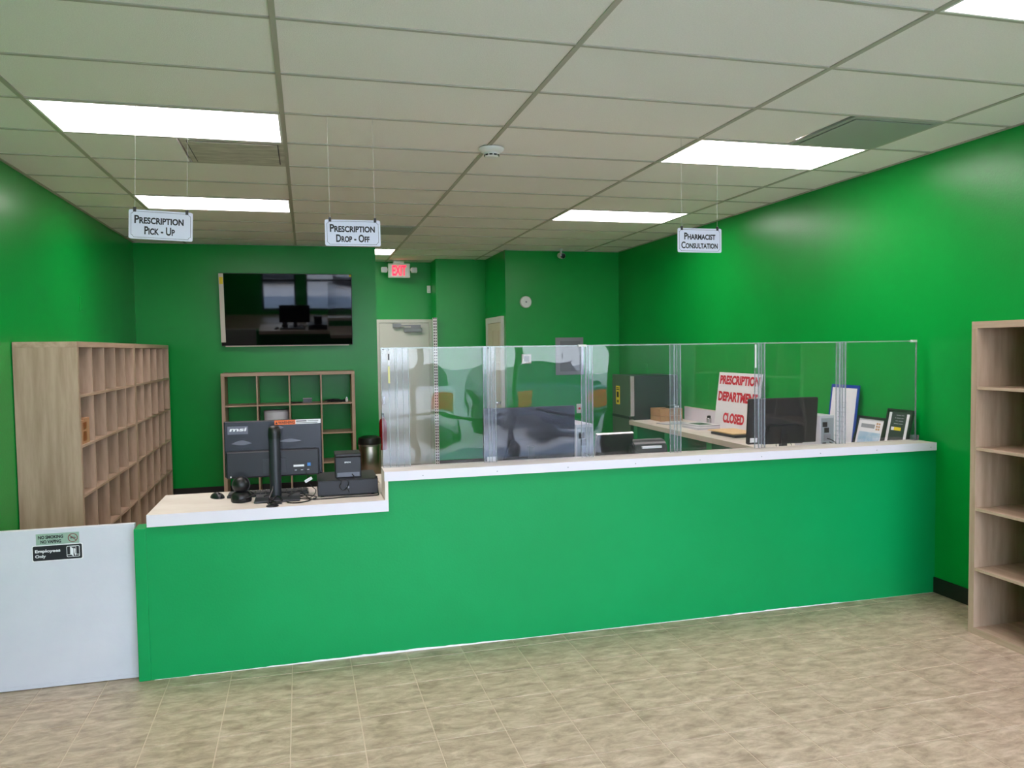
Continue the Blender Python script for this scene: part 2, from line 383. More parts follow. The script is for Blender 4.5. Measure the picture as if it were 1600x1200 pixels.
for (a, b, c, d) in ((9.98, 10.20, 1.62, 1.92), (10.33, 10.55, 1.62, 1.92), (9.98, 10.20, .95, 1.5), (10.33, 10.55, .95, 1.5), (9.98, 10.20, .2, .8), (10.33, 10.55, .2, .8)):
    bm = NB(); bx(bm, 2.455, 2.463, a, b, c, d); bmesh.ops.bevel(bm, geom=list(bm.edges), offset=.004, segments=1, affect='EDGES')
    obj('raised_panel', bm, DOORT, d2)
bm = NB(); bx(bm, 2.45, 2.49, 9.82, 9.888, 0, 2.10); bx(bm, 2.45, 2.49, 10.642, 10.72, 0, 2.10); bx(bm, 2.45, 2.49, 9.888, 10.642, 2.022, 2.10)
obj('door_casing', bm, DOORP, d2)
bm = NB(); lathe(bm, [(.026, 0), (.012, .01), (.012, .03), (.028, .045), (.026, .065), (.01, .07)], seg=16, mx=Matrix.Translation((2.462, 9.95, .96)) @ Matrix.Rotation(-PI / 2, 4, 'Y'))
obj('door_knob', bm, SILVER, d2, True)

# slotted metal upright standing in the recess
t = thing('slotted_upright', 'tall white perforated metal upright standing beside the exit door', 'shelf upright', (1.735, 10.80, 0))
bm = NB(); bx(bm, -.006, .036, .0, .003, 0, 2.12)
obj('channel', BOX(-.02, .038, 0, .028, 0, 2.12), WHITE, t)
bm = NB()
for k in range(52): bx(bm, -.012, .004, -.0012, .0, .06 + k * .04, .082 + k * .04); bx(bm, .016, .030, -.0012, .0, .06 + k * .04, .082 + k * .04)
s_ = obj('slots', bm, BLACK, t); s_['kind'] = 'stuff'

# exit sign
t = thing('exit_sign', 'red-lettered EXIT sign with two emergency lamp heads hung from ceiling', 'exit sign', (1.290, 11.05, 2.694))
obj('housing', BOX(-.153, .153, -.002, .05, 0, .20, bevel=.008), WHITE, t)
obj('face_plate', BOX(-.14, .14, -.006, -.001, .012, .188, bevel=.002), WHITE, t)
text('EXIT', -.098, .098, .028, .172, -.0075, EXITR, t, bold=.03)
obj('ceiling_canopy', BOX(-.08, .07, 0, .06, .20, .2405, bevel=.004), WHITE, t)
for s in (-1, 1):
    bm = NB(); bx(bm, s * .153 if s > 0 else -.168, .168 if s > 0 else -.153, .01, .04, .10, .13)
    lm = obj('lamp_head', BOX((s * .21) - .042, (s * .21) + .042, -.03, .045, .07, .145, bevel=.012), WHITE, t, True)
    obj('lamp_arm', bm, WHITE, t)
    obj('lamp_lens', BOX((s * .21) - .034, (s * .21) + .034, -.034, -.029, .078, .137, bevel=.002), LGREY, lm)

# small wall things
def wall_thing(name, label, cat, x, y, z, w, h, m, d=.012, bev=.003, rz=0, group=None):
    t = thing(name, label, cat, (x, y, z), rz, group); obj('plate', BOX(-w / 2, w / 2, -d, 0, -h / 2, h / 2, bevel=bev), m, t); return t
t = thing('smoke_alarm', 'round white alarm disc high on the back right wall', 'alarm', (2.755, 9.72, 2.273), rot=(PI / 2, 0, 0))
bm = NB(); lathe(bm, [(.078, 0), (.078, .02), (.068, .032), (.03, .036)], seg=28); obj('cover', bm, WHITE, t, True)
bm = NB(); lathe(bm, [(.012, .0362), (.010, .04)], seg=12); obj('test_button', bm, MGREY, t)
t = wall_thing('keypad', 'square white thermostat with grey screen on the back right wall', 'thermostat', 2.752, 9.72, 1.54, .125, .122, WHITE, .03, .006)
obj('screen', BOX(-.036, .036, -.0325, -.03, -.036, .036), MGREY, t)
t = wall_thing('electrical_panel', 'grey steel electrical panel box on the back right wall', 'electrical panel', 3.345, 9.72, 1.565, .385, .49, MGREY, .012, .003)
obj('panel_door', BOX(-.13, .15, -.018, -.012, -.20, .20, bevel=.003), mat('grey_panel_door', (120, 122, 130), .45), t)
obj('latch', BOX(-.115, -.095, -.024, -.018, -.02, .04, bevel=.002), BLACK, t)
t = wall_thing('power_outlet', 'white wall outlet with red button on the back right wall', 'outlet', 3.475, 9.72, .87, .075, .12, WHITE, .008, .003)
bm = NB(); lathe(bm, [(.016, 0), (.014, .008)], seg=16, mx=Matrix.Translation((0, -.008, 0)) @ Matrix.Rotation(PI / 2, 4, 'X')); obj('red_button', bm, RED, t)
t = wall_thing('door_chime', 'tall white chime box on the exit wall right of the exit sign', 'chime', 1.74, 11.3, 2.55, .05, .105, WHITE, .03, .004)
obj('cover_seam', BOX(-.02, .02, -.0305, -.03, -.03, -.027), MGREY, t)
t = wall_thing('wall_plate', 'green-painted blank plate high on the left wall', 'wall plate', XL, 7.47, 2.115, .08, .125, GREEN, .008, .003, rz=PI / 2)
for z in (-.045, .045): obj('screw', BOX(-.003, .003, -.0095, -.008, z - .003, z + .003), GREENC, t)
t = wall_thing('wall_plate', 'green-painted outlet plate on the right wall above the fridge', 'wall plate', XR, 8.87, 1.41, .09, .115, GREEN, .008, .003, rz=-PI / 2)
for z in (-.04, .04): obj('screw', BOX(-.003, .003, -.0095, -.008, z - .003, z + .003), GREENC, t)

# ================================================================== COUNTER
YC = 4.28
cn = thing('service_counter', 'long green-painted half wall of the pharmacy counter', 'counter', (0, 0, 0))
obj('low_front_panel', BOX(-.815, .41, YC, YC + .12, 0, .806), GREENC, cn)
obj('high_front_panel', BOX(.41, XR, YC, YC + .12, 0, .97), GREENC, cn)
obj('end_post', BOX(-.873, -.815, YC - .006, YC + .12, 0, .79, bevel=.004), GREENC, cn)
obj('riser_panel', BOX(.392, .41, YC - .052, YC + .15, .866, .97), LAM, cn, label='whitewashed riser between the low top and high ledge')
# ragged unpainted caulk along the foot
bm = NB(); N = 150; pa = []; pb = []
for k in range(N + 1):
    x = -.80 + (XR - .02 + .80) * k / N
    a = .5 + .5 * math.sin(x * 2.1 + 1.0) * math.sin(x * .83 + .4)
    hgt = max(.0025, .016 * a * a + random.uniform(-.002, .002)) * (1 if -.62 < x < 3.3 else .25)
    pa.append(bm.verts.new((x, YC - .0035, .0))); pb.append(bm.verts.new((x, YC - .0012, hgt)))
for k in range(N): bm.faces.new((pa[k], pa[k + 1], pb[k + 1], pb[k]))
obj('caulk_line', bm, PAPER, cn, label='ragged white unpainted line along the floor')
lt = thing('low_worktop', 'low whitewashed worktop carrying the till, left end of counter', 'worktop', (0, 0, .806))
obj('top_surface', BOX(-.80, .415, YC + .21, 4.80, .0, .0598), LAM, lt); obj('rear_surface', BOX(.415, XR - .003, YC + .122, 4.80, .0, .0598), LAM, lt); obj('rear_surface', BOX(.415, 3.42, 4.80, 5.15, .0, .0598), LAM, lt)
bm = NB(); bx(bm, -.80, .39, YC - .045, YC + .21, .0, .0598); obj('front_surface', bm, LAM, lt)
obj('front_edge', BOX(-.802, .41, YC - .052, YC - .045, -.001, .0600), LAMW, lt, label='white front edge band')
obj('end_edge', BOX(-.803, -.80, YC - .045, 4.80, .0, .0599), LAM, lt)
hl = thing('high_ledge', 'long narrow whitewashed ledge holding the clear screens', 'ledge', (0, 0, .97))
obj('ledge_top', BOX(.392, 4.005, YC - .045, YC + .15, 0, .0498), LAM, hl)
obj('front_edge', BOX(.390, 4.007, YC - .052, YC - .045, -.001, .0500), LAMW, hl, label='white front edge band')
bm = NB()
for k in range(9):
    x = .6 + k * .42; obj('nail_head', BOX(x - .003, x + .003, YC - .053, YC - .052, .018, .024), GINK, hl)
bm.free()

# employee half door
gt = thing('employee_gate', 'white half-height gate with stickers, left of green counter', 'gate', (-1.375, 4.335, .012))
obj('door_slab', BOX(-.495, .495, 0, .035, .006, .795, bevel=.002), WHITEP, gt)
obj('bottom_strip', BOX(-.495, .495, -.003, .035, -.008, .010), WHITEP, gt)
st = obj('smoking_sticker', BOX(.042, .237, -.0018, -.0002, .717, .773), SAGE, gt, label='pale green no smoking sticker')
text('NO SMOKING', .052, .165, .747, .764, -.0022, INK, st, bold=.045); text('NO VAPING', .062, .155, .724, .741, -.0022, INK, st, bold=.045)
bm = NB()
for k in range(28):
    a0, a1 = 2 * PI * k / 28, 2 * PI * (k + 1) / 28
    v = [bm.verts.new((.208 + r_ * math.cos(a), -.0023, .745 + r_ * math.sin(a))) for r_, a in ((.0225, a0), (.0225, a1), (.019, a1), (.019, a0))]; bm.faces.new(v)
bx(bm, -.021, .021, -.0026, -.0023, -.0016, .0016, Matrix.Translation((.208, 0, .745)) @ Matrix.Rotation(math.radians(40), 4, 'Y'))
obj('ban_ring', bm, mat('dark_red_ink', (120, 40, 40), .5), st)
bm = NB(); bx(bm, .196, .216, -.0024, -.0021, .742, .746); bx(bm, .2165, .221, -.0024, -.0021, .742, .746); bx(bm, .198, .220, -.0024, -.0021, .750, .7515)
obj('cigarette_mark', bm, INK, st)
bm = NB(); prism(bm, roundrect(.022, .252, .634, .716, .008), -.0016, -.0001); sb = obj('sticker_border', bm, PAPER, gt)
bm = NB(); prism(bm, roundrect(.026, .248, .638, .712, .007), -.0022, -.0014); obj('sticker_face', bm, INK, sb, label='black employees only sticker face')
text('Employees', .036, .150, .674, .694, -.0026, INKW, sb, bold=.03); text('Only', .036, .084, .648, .668, -.0026, INKW, sb, bold=.03)
bm = NB(); outer = roundrect(.178, .238, .648, .704, .006); inner = roundrect(.1805, .2355, .6505, .7015, .005)
vo = [bm.verts.new((x, -.0026, z)) for x, z in outer]; vi = [bm.verts.new((x, -.0026, z)) for x, z in inner]
for k in range(len(vo)): bm.faces.new((vo[k], vo[(k + 1) % len(vo)], vi[(k + 1) % len(vi)], vi[k]))
for q in ((.194, .1965, .66, .699), (.194, .222, .697, .699), (.181, .196, .658, .6605), (.220, .235, .658, .6605), (.2195, .222, .66, .699)): bx(bm, q[0], q[1], -.0027, -.0025, q[2], q[3])
v = [bm.verts.new((x, -.0027, z)) for x, z in ((.197, .698), (.209, .690), (.209, .650), (.197, .660))]; bm.faces.new(v)
v = [bm.verts.new((x, -.0027, z)) for x, z in ((.211, .692), (.218, .688), (.217, .668), (.220, .655), (.216, .654), (.212, .668))]; bm.faces.new(v)
obj('door_symbol', bm, INKW, sb)

# ================================================================== ACRYLIC SCREENS
SX = [.400, 1.018, 1.618, 2.198, 2.788, 3.390, 3.994]
SLAB = ['clear acrylic screen panel at the left end, in front of the exit door', 'clear acrylic screen panel in front of the large monitor', 'clear acrylic screen panel in front of the fridge',
        'clear acrylic screen panel in front of the red CLOSED notice', 'clear acrylic screen panel in front of the right-hand monitor', 'clear acrylic screen panel at the right end, in front of framed notices']
Z0, Z1, YA = 1.020, 1.695, 4.40
for k in range(6):
    x0, x1 = SX[k], SX[k + 1]
    t = thing('acrylic_screen', SLAB[k], 'screen panel', (x0, YA, Z0), group='clear screens along the high ledge')
    w = x1 - x0
    obj('sheet', BOX(.003, w - .003, -.002, .002, 0, Z1 - Z0 - .008), ACRYL, t)
    bm = NB(); bx(bm, 0, w, -.004, .004, Z1 - Z0 - .008, Z1 - Z0); obj('top_edge', bm, ACRE, t)
    # doubled clear strips at the joint
    bw = .155 if k == 0 else .075
    bm = NB()
    if k == 0: cuts = [.0, .04, .075, .085, .12, .15]
    else: cuts = [-.035, -.006, .012, .036]
    for j, c in enumerate(cuts): bx(bm, c, c + (.004 if j % 2 else .0022), -.013, -.005, 0, Z1 - Z0 - .004)
    obj('joint_ribs', bm, ACRE, t)
    obj('joint_strip', BOX(cuts[0], cuts[-1] + .003, -.009, -.006, 0, Z1 - Z0 - .002), ACRS, t)
    if k == 5:
        obj('end_edge', BOX(w - .004, w, -.005, .005, 0, Z1 - Z0), ACRE, t)
        obj('corner_clip', BOX(w - .045, w - .004, -.012, .008, Z1 - Z0 - .012, Z1 - Z0 + .004, bevel=.002), WHITE, t)
        obj('foot_clip', BOX(w - .04, w + .004, -.03, .01, 0, .035, bevel=.004), ACRS, t)
    if k in (0, 1):
        obj('screw', BOX(.010 if k == 0 else -.006, .016 if k == 0 else 0, -.016, -.013, Z1 - Z0 - .014, Z1 - Z0 - .008), BLACK, t)
    if k == 2: obj('corner_clip', BOX(-.05, .0, -.016, .008, Z1 - Z0 - .010, Z1 - Z0 + .002, bevel=.002), WHITE, t)
    if k == 4: obj('white_tag', BOX(-.035, -.024, -.0142, -.013, Z1 - Z0 - .16, Z1 - Z0 - .012), WHITE, t)
    if k == 0:
        s = obj('paper_tag', BOX(.036, .050, -.0145, -.013, Z1 - Z0 - .10, Z1 - Z0 - .02), PAPER, t)
        obj('tag_text', BOX(.039, .047, -.0149, -.0145, Z1 - Z0 - .07, Z1 - Z0 - .035), INK, s)
        obj('yellow_tag', BOX(.038, .048, -.0145, -.013, Z1 - Z0 - .20, Z1 - Z0 - .105), mat('pale_yellow', (232, 226, 150), .5), t)

# ================================================================== HANGING SIGNS
def hang_sign(label, x0, x1, z0, z1, y, tilt, l1, l2, fit1, fit2):
    w, h = x1 - x0, z1 - z0
    t = thing('hanging_sign', label, 'sign', ((x0 + x1) / 2, y, (z0 + z1) / 2), rot=(0, tilt, 0), group='signs hung over the counter')
    bm = NB(); prism(bm, roundrect(-w / 2, w / 2, -h / 2, h / 2, .010), -.0015, .0015); obj('board', bm, mat('sign_white', (214, 218, 236), .35), t)
    # thin black border line with notched corners
    a, b, n = w / 2 - .011, h / 2 - .009, .012
    outl = [(-a + n, b), (a - n, b), (a - n * .6, b - n * .7), (a, b - n), (a, -b + n), (a - n * .6, -b + n * .7), (a - n, -b), (-a + n, -b), (-a + n * .6, -b + n * .7), (-a, -b + n), (-a, b - n), (-a + n * .6, b - n * .7)]
    bm = NB(); th = .0016
    for k in range(len(outl)):
        (xa, za), (xb, zb) = outl[k], outl[(k + 1) % len(outl)]; L = math.hypot(xb - xa, zb - za); nx, nz = -(zb - za) / L * th / 2, (xb - xa) / L * th / 2
        ex, ez = (xb - xa) / L * th / 2, (zb - za) / L * th / 2
        v = [bm.verts.new((p, -.0019, q)) for p, q in ((xa - ex + nx, za - ez + nz), (xb + ex + nx, zb + ez + nz), (xb + ex - nx, zb + ez - nz), (xa - ex - nx, za - ez - nz))]; bm.faces.new(v)
    obj('border_line', bm, INK, t)
    text(l1, *fit1, -.0020, INK, t, caps=True, bold=.03); text(l2, *fit2, -.0020, INK, t, caps=True, bold=.03)
    for s in (-1, 1):
        cx = s * (w / 2 - .028)
        cl = obj('clip', BOX(cx - .007, cx + .007, -.005, .005, h / 2 - .012, h / 2 + .012, bevel=.001), BLACK, t)
        top = (ZC - (z0 + z1) / 2) + cx * math.sin(tilt)
        bm = NB(); tube(bm, [(cx, 0, h / 2 + .011), (cx, 0, top)], .0009, 5); obj('hanging_line', bm, LINE, t)
hang_sign('white hanging sign reading Prescription Pick-Up, leftmost of three', -.855, -.552, 2.260, 2.408, 4.336, math.radians(2.2), 'Prescription', 'Pick - Up', (-.125, .108, .004, .046), (-.078, .066, -.050, -.008))
hang_sign('white hanging sign reading Prescription Drop-Off, middle of three', .112, .408, 2.248, 2.389, 4.336, math.radians(-.3), 'Prescription', 'Drop - Off', (-.122, .118, .004, .046), (-.090, .088, -.050, -.008))
hang_sign('white hanging sign reading Pharmacist Consultation, rightmost of three', 2.192, 2.488, 2.250, 2.396, 4.336, math.radians(-.2), 'Pharmacist', 'Consultation', (-.104, .106, .004, .046), (-.124, .122, -.050, -.008))

# ================================================================== CUBE SHELVES
def cube_shelf(label, cols, rows, Wd, Hh, D, loc, rz, group=None):
    t = thing('cube_shelf', label, 'shelf', loc, rz, group); F, T = .038, .016
    sp = mesh('side_panel', BOX(0, F, 0, D, 0, Hh - F - .0002, bevel=.0008, seg=1), OAKV)
    inst('side_panel', sp, t); inst('side_panel', sp, t, (Wd - F, 0, 0))
    obj('top_panel', BOX(0, Wd, 0, D, Hh - F, Hh, bevel=.0008, seg=1), OAKH, t)
    obj('bottom_panel', BOX(F + .0002, Wd - F - .0002, 0, D, .0, F, bevel=.0008, seg=1), OAKH, t)
    cw = (Wd - 2 * F - (cols - 1) * T) / cols; ch = (Hh - 2 * F - (rows - 1) * T) / rows
    sh = mesh('shelf', BOX(F + .0002, Wd - F - .0002, .002, D, 0, T, bevel=.0006, seg=1), OAKH); dv = mesh('divider', BOX(0, T, .002, D, .0002, ch - .0002, bevel=.0006, seg=1), OAKV)
    for r in range(1, rows): inst('shelf', sh, t, (0, 0, F + r * ch + (r - 1) * T))
    for r in range(rows):
        for c in range(1, cols): inst('divider', dv, t, (F + c * cw + (c - 1) * T, 0, F + r * (ch + T)))
    return F, T, cw, ch
HL = 1.768
cube_shelf('tall oak cube shelf by the left wall, nearer of the two', 5, 5, 1.785, HL, .385, (-1.485, 5.78, 0), PI / 2, 'cube shelves')
cube_shelf('tall oak cube shelf by the left wall, farther one near the corner', 5, 5, 1.785, HL, .385, (-1.485, 7.567, 0), PI / 2, 'cube shelves')
KB = cube_shelf('low square four by four cube shelf below the television', 4, 4, 1.48, 1.442, .37, (-.942, 9.29, 0), 0, 'cube shelves')
cube_shelf('tall oak cube shelf cut off by the right edge of the photo', 5, 5, 1.84, 1.795, .372, (3.672, 3.63, 0), -PI / 2, 'cube shelves')

# carton in the left shelf (second row from top, first column)
zs = .038 + 3 * ((HL - .076 - .064) / 5 + .016)
t = thing('cardboard_carton', 'small brown carton in the first cell of the left shelf', 'box', (-1.50, 5.835, zs), PI / 2)
obj('carton_body', BOX(0, .115, 0, .26, 0, .165, bevel=.002), CARD, t); obj('carton_body', BOX(.118, .24, 0, .26, 0, .175, bevel=.002), CARD, t, label='taller half of the carton')
obj('tape_strip', BOX(.075, .16, -.0012, .0, .10, .15), TAPE, t); obj('tape_strip', BOX(.075, .16, -.0012, .0, .02, .085), TAPE, t)

# things in the back cube shelf
F, T, cw, ch = KB
z3 = F + 3 * (ch + T) + .0002; z2 = F + 2 * (ch + T) + .0002
def xc(c): return -.942 + F + c * (cw + T)
t = thing('cable_coil', 'dark tangled cable in the top right cell of the back shelf', 'cable', (xc(3) + .15, 9.42, z3))
bm = NB()
for k in range(5):
    pts = [(random.uniform(-.11, .14), random.uniform(-.07, .07), .005 + random.uniform(0, .035) * (k > 0)) for _ in range(7)]; tube(bm, smooth_path(pts, 5), .0045, 5)
obj('cable_loops', bm, DGREY, t, True)
t = thing('adapter', 'tiny white adapter beside the cable tangle on the back shelf', 'adapter', (xc(3) + .285, 9.40, z3)); obj('body', BOX(-.015, .015, -.015, .015, 0, .045, bevel=.006), WHITE, t); obj('prongs', BOX(-.008, .008, -.004, .004, .044, .058), SILVER, t)
t = thing('clear_tray', 'small pale plastic tray in third top cell of the back shelf', 'tray', (xc(2) + .19, 9.42, z3)); bm = NB(); bx(bm, -.05, .05, -.04, .04, 0, .004); bx(bm, -.05, -.047, -.04, .04, 0, .05); bx(bm, .047, .05, -.04, .04, 0, .05); bx(bm, -.047, .047, .037, .04, 0, .05); obj('tray_shell', bm, MGREY, t); obj('tray_lid', BOX(-.052, .052, -.042, .042, .05, .056), LGREY, t)
t = thing('pen', 'dark flat pen lying in the third top cell of the back shelf', 'pen', (xc(2) + .07, 9.40, z3), .4); bm = NB(); lathe(bm, [(.002, -.06), (.006, -.05), (.006, .06), (.004, .07)], seg=8, mx=Matrix.Translation((0, 0, .006)) @ Matrix.Rotation(PI / 2, 4, 'Y')); obj('barrel', bm, BLACK, t); obj('clip', BOX(.01, .05, -.002, .002, .012, .014), SILVER, t)
t = thing('paper_roll_tray', 'pale rounded tray in second row of back shelf behind the till monitor', 'tray', (xc(1) + .19, 9.45, z2)); bm = NB(); lathe(bm, [(.10, 0), (.13, .03), (.14, .26), (.135, .268), (.02, .272)], seg=28); obj('bowl', bm, LGREY, t, True); bm = NB(); lathe(bm, [(.142, .255), (.142, .262)], seg=28); obj('rim', bm, MGREY, t)

# ================================================================== TELEVISION
tv = thing('television', 'large black flat television mounted on the back left wall', 'television', (-.203, 9.575, 1.752), rot=(math.radians(7), 0, 0))
obj('casing', BOX(-.742, .742, -.022, .02, 0, .838, bevel=.004), BLACK, tv)
obj('screen', BOX(-.735, .735, -.0235, -.0215, .012, .832), GLOSS, tv)
obj('foam_strip', BOX(-.745, -.695, -.028, -.0236, .045, .836), FOAM, tv, label='white protective strip down the left side')
obj('yellow_sticker', BOX(-.738, -.70, -.030, -.0281, .715, .795), YEL, tv)
obj('corner_sticker', BOX(.712, .736, -.0245, -.0236, .81, .832), YEL, tv)
obj('bottom_film', BOX(-.70, .70, -.026, -.0236, -.006, .004), FOAM, tv, label='white film edge along the bottom')
obj('wall_bracket', BOX(-.20, .20, .02, .055, .10, .60, bevel=.004), BLACK, tv)
obj('wall_plate', BOX(-.22, .22, .055, .094, .03, .12), BLACK, tv)

# trash can, extinguisher
t = thing('trash_can', 'round steel trash can with black lid beside the back shelf', 'trash can', (.695, 9.30, 0))
bm = NB(); lathe(bm, [(.128, 0), (.132, .01), (.132, .565), (.130, .57)], seg=40); obj('steel_body', bm, STEEL, t, True)
bm = NB(); lathe(bm, [(.137, .553), (.137, .575)], seg=40); obj('rim', bm, SILVER, t, True)
bm = NB(); lathe(bm, [(.134, .575), (.138, .60), (.130, .645), (.09, .665), (.02, .67)], seg=40, mx=Matrix.Translation((0, 0, 0))); obj('lid', bm, BLACK, t, True)
obj('pedal', BOX(-.04, .04, -.17, -.12, .0, .02, bevel=.004), BLACK, t)
t = thing('fire_extinguisher', 'red fire extinguisher hung on the end of the back left wall', 'fire extinguisher', (.895, 9.745, .44))
bm = NB(); lathe(bm, [(.046, 0), (.05, .01), (.05, .33), (.035, .375), (.016, .39), (.016, .41)], seg=24); obj('cylinder', bm, REDX, t, True)
bm = NB(); bx(bm, -.012, .012, -.07, .02, .41, .425); bx(bm, -.012, .012, -.08, .01, .45, .462); bx(bm, -.014, .014, -.014, .014, .405, .455); obj('valve_handle', bm, BLACK, t)
obj('wall_hook', BOX(-.053, -.03, -.015, .015, .30, .34), MGREY, t)

# ================================================================== TILL on the low worktop
ZT = .866
mo = thing('till_computer', 'black all-in-one till monitor seen from behind on the low worktop', 'monitor', (-.190, 4.60, ZT))
obj('back_shell', BOX(-.268, .262, -.012, .012, .112, .428, bevel=.006), MONB, mo)
obj('lower_housing', BOX(-.258, .245, -.052, -.010, .112, .262, bevel=.008), BLACKM, mo)
obj('screen', BOX(-.262, .256, .012, .014, .118, .424), GLOSS, mo)
obj('logo_plate', BOX(-.248, -.140, -.0132, -.012, .355, .400), mat('logo_grey', (96, 96, 112), .3), mo)
text('msi', -.238, -.150, .372, .392, -.0140, INKW, mo, bold=.03, shear=.25)
wl = obj('warning_label', BOX(.004, .118, -.0132, -.012, .400, .426), ORG, mo, label='orange warning label'); text('WARNING', .024, .114, .405, .420, -.0140, INK, wl, bold=.02)
bm = NB(); v = [bm.verts.new(p) for p in ((.008, -.0140, .405), (.021, -.0140, .405), (.0145, -.0140, .420))]; bm.faces.new(v); obj('hazard_triangle', bm, INK, wl)
wl2 = obj('notice_label', BOX(.118, .258, -.0132, -.012, .402, .426), PAPER, mo, label='white notice strip beside the warning')
bm = NB(); bx(bm, .122, .180, -.0138, -.0132, .415, .421); bx(bm, .184, .245, -.0138, -.0132, .4165, .4195); bx(bm, .122, .24, -.0138, -.0132, .406, .4095); obj('print_lines', bm, INK, wl2)
bm = NB()
def crescent(bm, cx, cz, w, h, y):
    n = 14; up = [(cx - w / 2 + w * k / n, cz + h * math.sin(PI * k / n)) for k in range(n + 1)]; dn = [(cx - w / 2 + w * k / n, cz - h * .45 * math.sin(PI * k / n)) for k in range(n - 1, 0, -1)]
    bm.faces.new([bm.verts.new((x, y, z)) for x, z in up + dn])
REFL = mat('reflection_grey', (104, 104, 116), .3); bm.free()  # grey for crescents painted on the shell as reflections of room lights
for q in ((-.175, .302, .11, .018), (.085, .306, .13, .013), (.030, .384, .045, .012)):
    bm = NB(); crescent(bm, *q, -.0125); obj('painted_reflection', bm, REFL, mo)
bm = NB(); bx(bm, -.062, .062, -.060, -.052, .135, .215); obj('vesa_bracket', bm, DGREY, mo)
bm = NB(); lathe(bm, [(.031, .010), (.031, .335), (.030, .345)], c=(.005, -.105, 0), seg=28); obj('stand_column', bm, DGREY, mo, True)
bm = NB(); lathe(bm, [(.033, .335), (.034, .36), (.031, .392), (.022, .402), (.004, .405)], c=(.005, -.105, 0), seg=28); obj('column_cap', bm, BLACK, mo, True)
obj('tilt_arm', BOX(-.02, .03, -.09, -.05, .15, .20), BLACK, mo)
obj('base_plate', BOX(-.105, .135, -.24, -.02, 0, .012, bevel=.004), DGREY, mo)
pl = obj('port_panel', BOX(.098, .212, -.0535, -.052, .133, .192), BLACK, mo)
obj('serial_label', BOX(.102, .160, -.0545, -.0535, .163, .174), PAPER, pl, label='white serial label'); obj('chip_sticker', BOX(.178, .196, -.0545, -.0535, .165, .183), mat('blue_sticker', (50, 120, 190), .4), pl)
bm = NB()
for k in range(3): bx(bm, .108 + k * .034, .120 + k * .034, -.0545, -.0535, .142, .146)
obj('usb_ports', bm, LGREY, pl)
obj('power_led', BOX(-.238, -.230, -.0535, -.052, .118, .126), WHITE, mo)
obj('grille_slot', BOX(-.236, -.233, -.0530, -.052, .14, .235), BLACK, mo)
# cables by the till
def cable(label, pts, r=.0028, m=BLACK, loc=(0, 0, 0), n=8, cat='cable', name='cable'):
    t = thing(name, label, cat, loc); bm = NB(); tube(bm, smooth_path(pts, n), r, 6); obj('cord', bm, m, t, True)
    p = Vector(pts[-1]); obj('plug', BOX(p.x - .006, p.x + .006, p.y - .010, p.y + .010, p.z - .004, p.z + .006, bevel=.001), m, t); return t
cable('thick black cable bundle looping in front of the till stand', [(-.20, 4.50, .95), (-.20, 4.44, .92), (-.215, 4.40, .885), (-.20, 4.36, .876), (-.17, 4.33, .872), (-.15, 4.36, .880), (-.175, 4.40, .895), (-.20, 4.38, .88), (-.22, 4.33, .871), (-.19, 4.30, .871), (-.155, 4.31, .872)], .005)
cable('black cable coiled right of the till stand', [(-.12, 4.46, .88), (-.06, 4.50, .90), (-.02, 4.44, .875), (.00, 4.36, .870), (-.06, 4.30, .870), (-.12, 4.33, .870), (-.11, 4.44, .872), (-.03, 4.50, .872), (.03, 4.44, .872), (.02, 4.37, .871)], .0034)
cable('black cable running along the foot of the cash drawer', [(-.07, 4.44, .869), (.0, 4.385, .869), (.08, 4.37, .869), (.20, 4.385, .869), (.30, 4.38, .869), (.365, 4.39, .869), (.372, 4.43, .88), (.365, 4.45, .96)], .0034)
cable('thin black cable crossing behind the coil', [(-.25, 4.50, .88), (-.16, 4.55, .89), (-.07, 4.50, .872), (.0, 4.42, .872), (.03, 4.47, .90), (.0, 4.52, .93), (-.02, 4.545, 1.0)], .0024)
t = thing('cable_tag', 'small white tag hanging on cable beside the till monitor', 'tag', (-.008, 4.52, .955), rot=(0, math.radians(-28), 0))
obj('tag', BOX(-.022, .022, -.006, .006, -.008, .008, bevel=.002), PAPER, t); obj('tag_stripe', BOX(-.018, .01, -.0065, -.006, -.002, .0), LGREY, t)
# disc foot
t = thing('black_disc', 'flat black disc at the front edge of the low worktop', 'disc', (-.195, 4.265, ZT)); bm = NB(); lathe(bm, [(.032, 0), (.033, .003), (.028, .006), (.01, .007)], seg=24); obj('disc_body', bm, BLACK, t, True); bm = NB(); tube(bm, smooth_path([(-.015, .0, .006), (-.02, .03, .02), (.0, .05, .012), (.015, .02, .007)], 6), .002, 5); obj('lead', bm, BLACK, t)
# keyboard, mouse
t = thing('keyboard', 'black keyboard lying behind the till stand', 'keyboard', (-.24, 4.63, ZT), 0)
obj('keyboard_case', BOX(-.21, .23, -.06, .07, 0, .014, bevel=.003), BLACK, t)
kme = mesh('key', BOX(-.0125, .0125, -.0085, .0085, .013, .019, bevel=.001, seg=1), BLACKM)
for r in range(5):
    for c in range(15): inst('key', kme, t, (-.19 + c * .0285, -.042 + r * .022, .001))
t = thing('computer_mouse', 'black mouse on left part of the low worktop', 'mouse', (-.505, 4.62, ZT), .5)
bm = NB(); bmesh.ops.create_uvsphere(bm, u_segments=20, v_segments=12, radius=1, matrix=Matrix.Diagonal((.034, .058, .030, 1)))
bmesh.ops.bisect_plane(bm, geom=list(bm.verts) + list(bm.edges) + list(bm.faces), plane_co=(0, 0, 0), plane_no=(0, 0, -1), clear_outer=True)
obj('mouse_shell', bm, BLACKM, t, True); bm = NB(); bx(bm, -.003, .003, -.03, -.012, .024, .031); obj('scroll_wheel', bm, BLACK, t)
